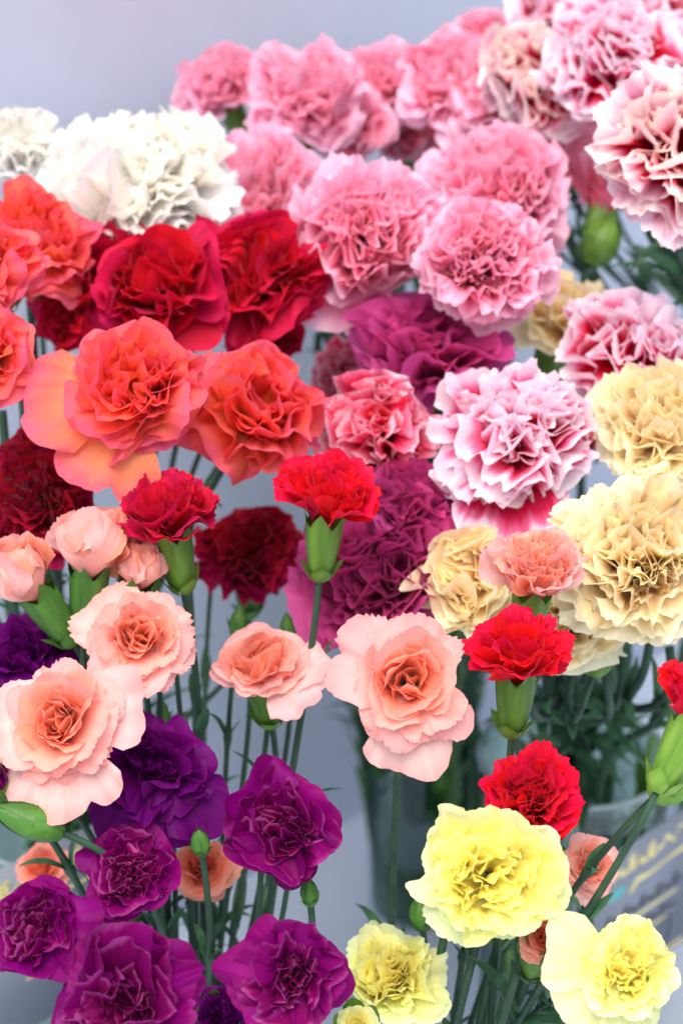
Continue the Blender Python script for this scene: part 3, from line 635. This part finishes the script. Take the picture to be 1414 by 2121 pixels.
# ------------------------------------------------------------------ green filler stems standing in the water
for k, (vs, dx, dy, hh) in enumerate([('tall', -.018, -.012, .27), ('tall', .010, -.020, .24), ('tall', .020, .004, .26), ('tall', -.006, .012, .28), ('tall', -.022, .010, .22),
                                      ('edge', -.024, -.010, .25), ('edge', .0, -.022, .23), ('edge', -.012, .014, .26), ('rim', -.02, -.02, .21), ('rim', .02, .0, .22), ('left', .01, -.015, .22), ('rim', -.03, .01, .34), ('rim', .0, .03, .36), ('rim', .03, .01, .33), ('rim', .01, -.01, .35), ('tall', .024, -.008, .44), ('tall', -.024, .0, .42), ('tall', .0, .02, .46), ('edge', .02, .0, .44), ('edge', .0, .02, .46), ('left', -.01, .02, .40)]):
    rng = np.random.default_rng(500 + k); (vx, vy), r, h, _, _ = VASES[vs]
    where = {'tall': 'tall narrow vase in the middle', 'edge': 'vase at the right edge', 'rim': 'wide vase under the cream carnations', 'left': 'vase on the left'}[vs]
    root = link('leafy_stem', None, None, 'dark green leafy stem standing in the water of the ' + where, 'stem', 'leafy stems in the ' + where)
    root.location = (vx + dx, vy + dy, .014)
    V, Fc = tube([(dx * 1.2 * z + 0.004 * math.sin(3 * z + k), dy * z + .004 * math.cos(4 * z + k), hh * z) for z in np.linspace(0, 1, 14)], [.0030 - .0008 * z for z in np.linspace(0, 1, 14)], 8)
    link('stem', mesh_np('stem', V, Fc, M_NODE if hh < .3 else M_STEM), root)
    for j in range(7):
        z = hh * (.12 + .12 * j)
        for sgn in (0, 1):
            lf = link('leaf', leaf_mesh(rng.uniform(.03, .06), .0055 if hh < .3 else .0035, rng.uniform(-.1, .5), M_DCALYX if hh < .3 else M_LEAF, 0), root)
            place(lf, Vector((dx * 1.2 * z / hh, dy * z / hh, z)), Vector((0, 0, 1)), rng.uniform(0, 6.28) + sgn * math.pi)

# ------------------------------------------------------------------ hand-written price cards
def ribbon(pts, wd, lift):
    V = []; Fc = []
    for i, (x, z) in enumerate(pts):
        a = pts[min(i + 1, len(pts) - 1)]; b = pts[max(i - 1, 0)]
        d = np.array([a[0] - b[0], a[1] - b[1]]); d = d / (np.linalg.norm(d) + 1e-9); ww = wd * (.7 + .3 * math.sin(i * 1.7))
        V += [(x - d[1] * ww, -lift, z + d[0] * ww), (x + d[1] * ww, -lift, z - d[0] * ww)]
        if i: Fc.append((2 * i - 2, 2 * i - 1, 2 * i + 1, 2 * i))
    return V, Fc
def script_line(x0, x1, z, hgt, rng, slant=.5, loops=8):
    pts = []
    for k in range(loops * 22 + 1):
        t = k / (loops * 22); a = 2 * math.pi * loops * t; hh = hgt * (.6 + .5 * math.sin(3.1 * t * loops + 1))
        zz = z + hh * .5 * math.sin(a); pts.append((x0 + (x1 - x0) * t + .35 * (x1 - x0) / loops * math.cos(a) + (zz - z) * slant, zz))
    return pts
def card(label, loc, wd, ht, seed, tilt):
    rng = np.random.default_rng(seed)
    root = link('price_card', None, None, label, 'price card', 'hand-written price cards')
    root.matrix_world = Matrix.Translation(loc) @ Matrix.Rotation(math.atan2(WD.y, WD.x), 4, 'Z') @ Matrix.Rotation(tilt, 4, 'X')
    V, Fc = box_mesh(-wd / 2, wd / 2, 0, .0012, 0, ht)
    link('board', mesh_np('board', V, Fc, M_CARD, smooth=False), root)
    def put(nm, pts, w_, m, lift=.0004):
        V, Fc = ribbon(pts, w_, lift); link(nm, mesh_np(nm, V, Fc, m, smooth=False), root)
    X = lambda f: -wd / 2 + wd * f
    Z = lambda f: ht * f
    put('gold_writing', script_line(X(.12), X(.62), Z(.86), ht * .10, rng, .5, 5), .0018, M_GOLD)
    put('gold_writing', [(X(.66), Z(.84)), (X(.72), Z(.90)), (X(.80), Z(.83)), (X(.84), Z(.92)), (X(.95), Z(.88))], .0014, M_GOLD)
    put('gold_line', [(X(.35), Z(.66)), (X(.42), Z(.72)), (X(.55), Z(.71)), (X(.75), Z(.73)), (X(.92), Z(.74))], .0016, M_GOLD, .0005)
    put('teal_mark', [(X(.14), Z(.70)), (X(.22), Z(.71)), (X(.30), Z(.72))], .0032, M_TEAL, .0003)
    put('dark_writing', script_line(X(.10), X(.88), Z(.53), ht * .085, rng, .6, 9), .0011, M_INK, .0006)
    put('gold_line', [(X(.10), Z(.45)), (X(.5), Z(.455)), (X(.86), Z(.45))], .0008, M_GOLD, .0003)
    put('dark_writing', script_line(X(.52), X(.82), Z(.37), ht * .06, rng, .6, 4), .0009, M_INK, .0006)
    put('gold_line', [(X(.20), Z(.30)), (X(.5), Z(.305)), (X(.80), Z(.30))], .0008, M_GOLD, .0003)
    cx_, cz_ = X(.72), Z(.17)
    put('digit', [(cx_ + .0055 * math.cos(a) + .35 * .011 * math.sin(a), cz_ + .011 * math.sin(a)) for a in np.linspace(0, 6.3, 25)], .0010, M_INK, .0006)
    put('digit', [(cx_ - .017, cz_ - .011), (cx_ - .010, cz_ + .011), (cx_ - .016, cz_ + .006)], .0010, M_INK, .0006)
    put('gold_line', [(X(.45), Z(.03)), (X(.95), Z(.035))], .0008, M_GOLD, .0003)
card('grey card with gold and dark handwriting on the wide vase at the right', Vector((.158, .716, .118)), .080, .085, 5, -.05)
card('grey card with yellow and dark handwriting behind the pointed green bud on the left', Vector((-.118, .618, .185)), .095, .085, 8, -.08)

# mint paper lying on the table
V = []; nu, nv = 13, 9
for j in range(nv):
    for i in range(nu):
        V.append((.16 * (i / (nu - 1) - .5), .10 * (j / (nv - 1) - .5), .003 + .006 * math.sin(i * .6 + j * .3) ** 2))
pp = link('paper_sheet', mesh_np('paper_sheet', V, grid_faces(nu, nv), M_PAPER), None, 'mint coloured paper lying on the table at the lower left corner', 'paper')
pp.location = (-.165, .78, 0); pp.rotation_euler = (0, 0, .7)
